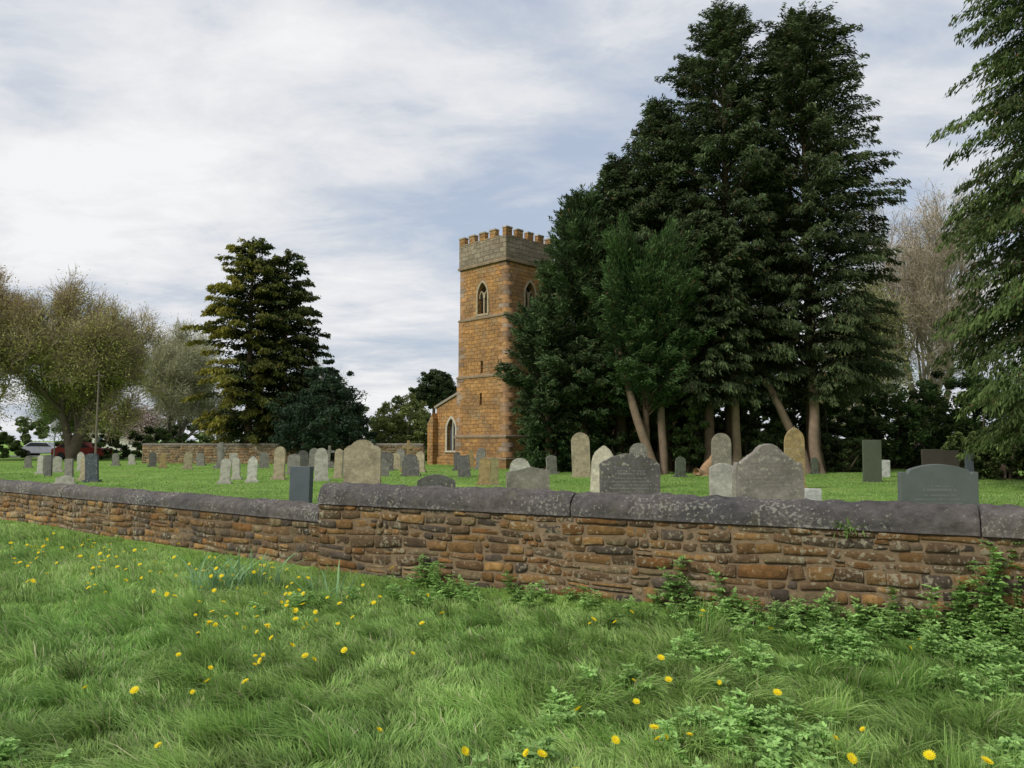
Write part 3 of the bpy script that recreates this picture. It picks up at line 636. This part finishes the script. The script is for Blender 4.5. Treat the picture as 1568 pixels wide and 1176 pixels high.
# ------------------------------------------------------------ weeds & flowers & daffodils
def leaf6(g,B,A_,L,W,C,rg,fold=.25):
    n_=len(B); A_=norm(A_); up=np.array([0,0,1.])+rg.normal(0,.25,(n_,3)); S=norm(np.cross(A_,up)); U=np.cross(S,A_)
    L=L[:,None];W=W[:,None]
    V=np.stack([B,B+A_*L*.3+S*W*.5+U*W*fold,B+A_*L*.7+S*W*.38+U*W*fold*.6,B+A_*L-U*L*.12,B+A_*L*.7-S*W*.38+U*W*fold*.6,B+A_*L*.3-S*W*.5+U*W*fold],1).reshape(-1,3)
    o=(np.arange(n_)*6)[:,None]; g.add(V,Q=np.concatenate([o+[0,1,2,3],o+[0,3,4,5]]),C=np.repeat(C,6,0))
def weeds(name,pts,hs,seed,col=(.12,.25,.05),ls=1.):
    rg=np.random.default_rng(seed); g=Geo()
    for (x,y),h in zip(pts,hs):
        z0=float(hgt(np.array(x),np.array(y))); tl=rg.normal(0,.25,2); k=int(3+h/.05)
        t=np.linspace(.15,1,k); st=np.stack([x+tl[0]*h*t,y+tl[1]*h*t,z0+h*t],1)
        tube(g,[(x,y,z0),tuple(st[k//2]),tuple(st[-1])],[.004,.003,.002],3,(.18,.28,.08))
        B=np.repeat(st,3,0); a_=rg.random(len(B))*6.28; A_=np.stack([np.cos(a_),np.sin(a_),rg.uniform(-.2,.6,len(B))],1)
        sz=np.repeat(1.15-.5*t,3)*rg.uniform(.7,1.25,len(B))*ls; pc=rg.uniform(.8,1.2)
        for q,off in ((0,0),(1,.55),(1,-.55),(2,1.),(2,-1.)):
            c_,s_=math.cos(off*1.2),math.sin(off*1.2)
            A2_=np.stack([A_[:,0]*c_-A_[:,1]*s_,A_[:,0]*s_+A_[:,1]*c_,A_[:,2]],1)
            Bq=B+A_*(.045*sz)[:,None]*(1,.6,.2)[q]
            leaf6(g,Bq,A2_,.05*sz*(1,.85,.7)[q],.024*sz,np.tile(np.array(col),(len(B),1))*rg.uniform(.7,1.3,(len(B),1))*pc,rg)
    return g.obj(name,M_weed)
rg=np.random.default_rng(77)
pts=[];hs=[]
nn=np.array([dR[1],-dR[0]]); nn=nn if np.dot(nn,-A)>0 else -nn
for _ in range(230):
    s=rg.uniform(1.3,11) if rg.random()<.45 else rg.uniform(5.,11); q=A+dR*s; off=.08+abs(rg.normal(0,.3))
    pts.append(tuple(q+nn*off)); hs.append(rg.uniform(.10,.24)*(1+.6*(rg.random()<.12))+(.18 if s>7.0 else 0)*rg.random())
weeds('cow_parsley_plants',pts,hs,78,(.26,.42,.12),1.1)
pts=[];hs=[]
cl=[(rg.uniform(.3,4.6),rg.uniform(2.9,6.3)) for _ in range(34)]
for _ in range(380):
    c_=cl[rg.integers(len(cl))]; x=c_[0]+rg.normal(0,.17); y=c_[1]+rg.normal(0,.15)
    if x<y*.2: continue
    if y>wally(np.array(x))-.15: continue
    pts.append((x,y)); hs.append(rg.uniform(.08,.2))
for cx,cy in ((-.1,3.9),(-2.6,3.9),(-2.1,7.6),(-1.3,8.0),(-.75,8.1),(.2,4.6),(-1.2,3.6),(1.,5.2)):
    for _ in range(7): pts.append((cx+rg.normal(0,.2),cy+rg.normal(0,.15))); hs.append(rg.uniform(.09,.17))
weeds('nettle_plants',pts,hs,79,(.31,.50,.15),1.15)
pts=[];hs=[]
for s,h in ((4.55,.52),(4.6,.40),(4.7,.34),(5.1,.38),(6.85,.78),(6.95,.66),(7.05,.85),(7.15,.74),(7.25,.88),(7.4,.78),(7.6,.83),(6.75,.5),(7.1,.5),(7.3,.6),(6.9,.4),(1.65,.34),(1.75,.3)):
    pts.append(tuple(A+dR*(s+rg.normal(0,.03))+nn*rg.uniform(.05,.22))); hs.append(h*rg.uniform(.85,1.05))
weeds('tall_wall_weeds',pts,hs,80,(.26,.42,.12),1.3)
g=Geo()
for _ in range(28):
    q=A+dR*(6.12+rg.normal(0,.05))+nn*.04; B=np.array([[q[0],q[1],.80+rg.uniform(-.02,.05)]]); a_=rg.normal(size=(1,3)); a_[0,:2]+=nn; leaf6(g,B,a_,np.array([.09]),np.array([.012]),np.array([[.2,.32,.08]]),rg)
g.obj('wall_fern',M_weed)
g=Geo()
for cx,cy,m_ in ((-3.25,8.45,55),(-2.95,8.7,22),(-1.95,7.9,16)):
    x=cx+rg.normal(0,.13,m_); y=cy+rg.normal(0,.1,m_); blades(g,x,y,rg.uniform(.3,.55,m_),np.full(m_,.024),rg.uniform(.2,1.1,m_),rg.random(m_)*6.28,np.tile(np.array([.24,.40,.18]),(m_,1))*rg.uniform(.75,1.2,(m_,1)),True,rg)
g.obj('daffodil_leaves',M_grass)
fl=[(.37,4.34),(-1.81,3.97),(1.66,3.98),(1.87,4.13),(1.58,4.6),(1.29,4.8),(.73,4.54),(.9,3.93),(.52,3.9),(.73,3.88),(.8,4.03),(2.0,3.72),(1.6,3.66),(2.1,3.5),(2.2,3.6),(1.62,6.5),(2.07,6.15),(-.73,5.66),(.64,6.3),(-1.2,5.5),(2.9,5.6),(-2.6,4.7),(-2.9,4.3)]
for _ in range(140):
    t_=rg.random(); x=-7.2+5.6*t_+rg.normal(0,.35); y=10.6-3.4*t_+rg.normal(0,.75)
    if y<wally(np.array(x))-.15: fl.append((x,y))
for _ in range(36): fl.append((rg.normal(-1.9,.5),rg.normal(5.9,.6)))
for _ in range(22):
    x=rg.uniform(-1,4.5);y=rg.uniform(3.4,7)
    if y<wally(np.array(x))-.2: fl.append((x,y))
g=Geo()
for x,y in fl:
    z=float(hgt(np.array(x),np.array(y))); h=rg.uniform(.15,.23); d_=math.hypot(x,y); R_=rg.uniform(.017,.031)
    tl=rg.normal(0,.5,2); nrm_=norm(np.array([tl[0],tl[1]-.35,1.])); u=norm(np.cross(nrm_,[1,.2,0.])); v=np.cross(nrm_,u); c0=np.array([x,y,z+h])
    tube(g,[(x-tl[0]*.05,y-tl[1]*.05,z),tuple(c0)],[.003,.002],3,(.16,.24,.06))
    for lay,(sc,zz,m_) in enumerate(((1,.002,16),(.62,.007,12))):
        V=[c0+nrm_*(zz-.004)]; 
        for i in range(m_*2):
            a_=i*PI/m_+lay*.1; rr=R_*sc*(1 if i%2 else .72)*rg.uniform(.92,1.08); V.append(c0+u*math.cos(a_)*rr+v*math.sin(a_)*rr+nrm_*(zz+.15*rr))
        C=np.tile(np.array([.90,.76,.02]),(len(V),1)); C[0]=(.75,.5,.01)
        g.add(V,T=[(0,1+i,1+(i+1)%(2*m_)) for i in range(2*m_)],C=C)
g.obj('dandelion_flowers',M_petal)
# ------------------------------------------------------------ far village
def house(name,x,y,rz,w,d_,h,roof,wc,rc):
    e=empty(name,(x,y,0),rz)
    bm=bmesh.new(); prism(bm,[(-w/2,-.2),(w/2,-.2),(w/2,h),(0,h+roof),(-w/2,h)],-d_/2,d_/2,lambda a_,b_,c_:(b_,a_,c_)); o=mobj('walls',bm,M_plain,e); setcol(o,wc)
    bm=bmesh.new(); q=w/2+.3; sl_=roof/(w/2)
    prism(bm,[(-q,h-.3*sl_+.02),(0,h+roof+.02),(q,h-.3*sl_+.02),(q,h-.3*sl_+.17),(0,h+roof+.2),(-q,h-.3*sl_+.17)],-d_/2-.2,d_/2+.2,lambda a_,b_,c_:(b_,a_,c_)); o=mobj('roof',bm,M_plain,e); setcol(o,rc)
    bm=bmesh.new()
    for xx in (-d_*.32,0,d_*.32):
        for zz in (1,3.3):
            if zz+1.1<h: bbox(bm,xx-.5,xx+.5,-w/2-.03,-w/2+.02,zz,zz+1.1)
    o=mobj('windows',bm,M_slate,e); setcol(o,(.06,.07,.08))
    bm=bmesh.new(); bbox(bm,d_*.35,d_*.35+.7,-.3,.3,h+roof*.7,h+roof+.9); o=mobj('chimney',bm,M_plain,e); setcol(o,(.25,.14,.09))
house('village_house',-58,112,.2,6,7,3.6,1.8,(.66,.62,.56),(.20,.17,.15))
def car(x,y,rz,col):
    e=empty('parked_car',(x,y,0),rz)
    bm=bmesh.new(); prism(bm,[(-2.1,.3),(2.1,.3),(2.15,.7),(1.9,.92),(1.1,.98),(.5,1.42),(-1.1,1.46),(-1.8,1.0),(-2.12,.9)],-.85,.85); o=mobj('body',bm,M_slate,e); setcol(o,col)
    md=o.modifiers.new('b','BEVEL'); md.width=.1; md.segments=3
    bm=bmesh.new(); prism(bm,[(.95,1.0),(.45,1.36),(-1.05,1.39),(-1.6,1.02)],-.86,.86); o=mobj('windows',bm,M_slate,e); setcol(o,(.03,.035,.04))
    for sx in (-1.3,1.3):
        bm=bmesh.new(); prism(bm,[(sx+.32*math.cos(a_*PI/8),.32+.32*math.sin(a_*PI/8)) for a_ in range(16)],-.88,.88); o=mobj('wheels',bm,M_slate,e); setcol(o,(.03,.03,.03))
car(-36.5,64,.1,(.35,.05,.04)); car(-47,76,.05,(.4,.42,.45))
e=empty('telegraph_pole',(-31.2,56.5,0)); g=Geo(); tube(g,[(0,0,-.2),(0,0,3),(.02,0,6.9)],[.09,.075,.055],8,(.20,.17,.13)); g.obj('pole',M_bark,e)
g=Geo(); tube(g,[(-.4,0,6.5),(0,-.08,6.5),(.4,0,6.5)],[.03,.035,.03],5,(.2,.17,.13)); g.obj('crossarm',M_bark,e)
e=empty('street_lamp',(-33.4,55.0,0)); g=Geo(); tube(g,[(0,0,-.1),(0,0,1.4),(0,0,2.6)],[.05,.04,.03],7,(.14,.15,.14)); g.obj('post',M_plain,e)
bm=bmesh.new(); prism(bm,[(-.09,2.6),(.09,2.6),(.15,2.9),(0,3.05),(-.15,2.9)],-.12,.12); o=mobj('lantern',bm,M_plain,e); setcol(o,(.25,.25,.24))
bm=bmesh.new(); bbox(bm,-120,-24,73,79.5,-.02,.03); o=mobj('village_road',bm,M_plain); setcol(o,(.10,.10,.10))
bm=bmesh.new(); bbox(bm,-120,-24,71.4,72.99,-.02,.14); o=mobj('village_pavement',bm,M_plain); setcol(o,(.26,.25,.23))
# ------------------------------------------------------------ sky & light
w=bpy.data.worlds.new('World'); scene.world=w; w.use_nodes=True; nt=w.node_tree
for n_ in list(nt.nodes): nt.nodes.remove(n_)
out=N(nt,'ShaderNodeOutputWorld'); sky=N(nt,'ShaderNodeTexSky',sky_type='NISHITA'); sky.sun_disc=False
sky.sun_elevation=math.radians(42); sky.sun_rotation=math.radians(232); sky.air_density=1.2; sky.dust_density=2
bg1=N(nt,'ShaderNodeBackground'); bg1.inputs['Strength'].default_value=.12; nt.links.new(sky.outputs[0],bg1.inputs['Color'])
tc=N(nt,'ShaderNodeTexCoord').outputs['Generated']; sp=N(nt,'ShaderNodeSeparateXYZ'); nt.links.new(tc,sp.inputs[0])
mz=N(nt,'ShaderNodeMath',operation='MAXIMUM'); nt.links.new(sp.outputs['Z'],mz.inputs[0]); mz.inputs[1].default_value=0
az_=N(nt,'ShaderNodeMath',operation='ADD'); nt.links.new(mz.outputs[0],az_.inputs[0]); az_.inputs[1].default_value=.16
cb=N(nt,'ShaderNodeCombineXYZ')
for i,s_ in ((0,'X'),(1,'Y')):
    dv=N(nt,'ShaderNodeMath',operation='DIVIDE'); nt.links.new(sp.outputs[s_],dv.inputs[0]); nt.links.new(az_.outputs[0],dv.inputs[1]); nt.links.new(dv.outputs[0],cb.inputs[i])
mp=N(nt,'ShaderNodeMapping'); nt.links.new(cb.outputs[0],mp.inputs['Vector']); mp.inputs['Rotation'].default_value=(0,0,.3); mp.inputs['Scale'].default_value=(.75,1.1,1); mp.inputs['Location'].default_value=(3.1,1.7,0)
f1=noise(nt,mp.outputs[0],.9,7,.52,.35); f2=noise(nt,mp.outputs[0],3.8,9,.62,.35)
ad=N(nt,'ShaderNodeMath',operation='MULTIPLY_ADD'); nt.links.new(f2,ad.inputs[0]); ad.inputs[1].default_value=.5; nt.links.new(f1,ad.inputs[2])
cf=ramp(nt,ad.outputs[0],[(.58,(.53,.60,.73)),(.70,(.65,.69,.76)),(.80,(.80,.81,.84)),(.92,(.93,.935,.94))])
bg2=N(nt,'ShaderNodeBackground'); nt.links.new(cf,bg2.inputs['Color']); bg2.inputs['Strength'].default_value=1.0
ms=N(nt,'ShaderNodeMixShader'); nt.links.new(ramp(nt,ad.outputs[0],[(.55,.72),(.74,.97)]),ms.inputs[0]); nt.links.new(bg1.outputs[0],ms.inputs[1]); nt.links.new(bg2.outputs[0],ms.inputs[2]); nt.links.new(ms.outputs[0],out.inputs['Surface'])
sl_=bpy.data.lights.new('sun','SUN'); sl_.energy=2.5; sl_.angle=math.radians(11); sl_.color=(1,.97,.92)
so=bpy.data.objects.new('sun',sl_); scene.collection.objects.link(so)
az2=math.radians(232); el=math.radians(42); ds=Vector((math.sin(az2)*math.cos(el),math.cos(az2)*math.cos(el),math.sin(el)))
so.rotation_euler=ds.to_track_quat('Z','Y').to_euler(); so.location=(-20,-20,30)
scene.view_settings.view_transform='Standard'; scene.view_settings.look='None'; scene.view_settings.exposure=0
cam=bpy.data.cameras.new('camera'); co_=bpy.data.objects.new('camera',cam); scene.collection.objects.link(co_); scene.camera=co_
cam.sensor_width=36; cam.lens=1150/1568*36; cam.clip_end=6000; cam.clip_start=.05
co_.location=(0,0,1.6); co_.rotation_euler=(math.radians(90+4.3),0,0)
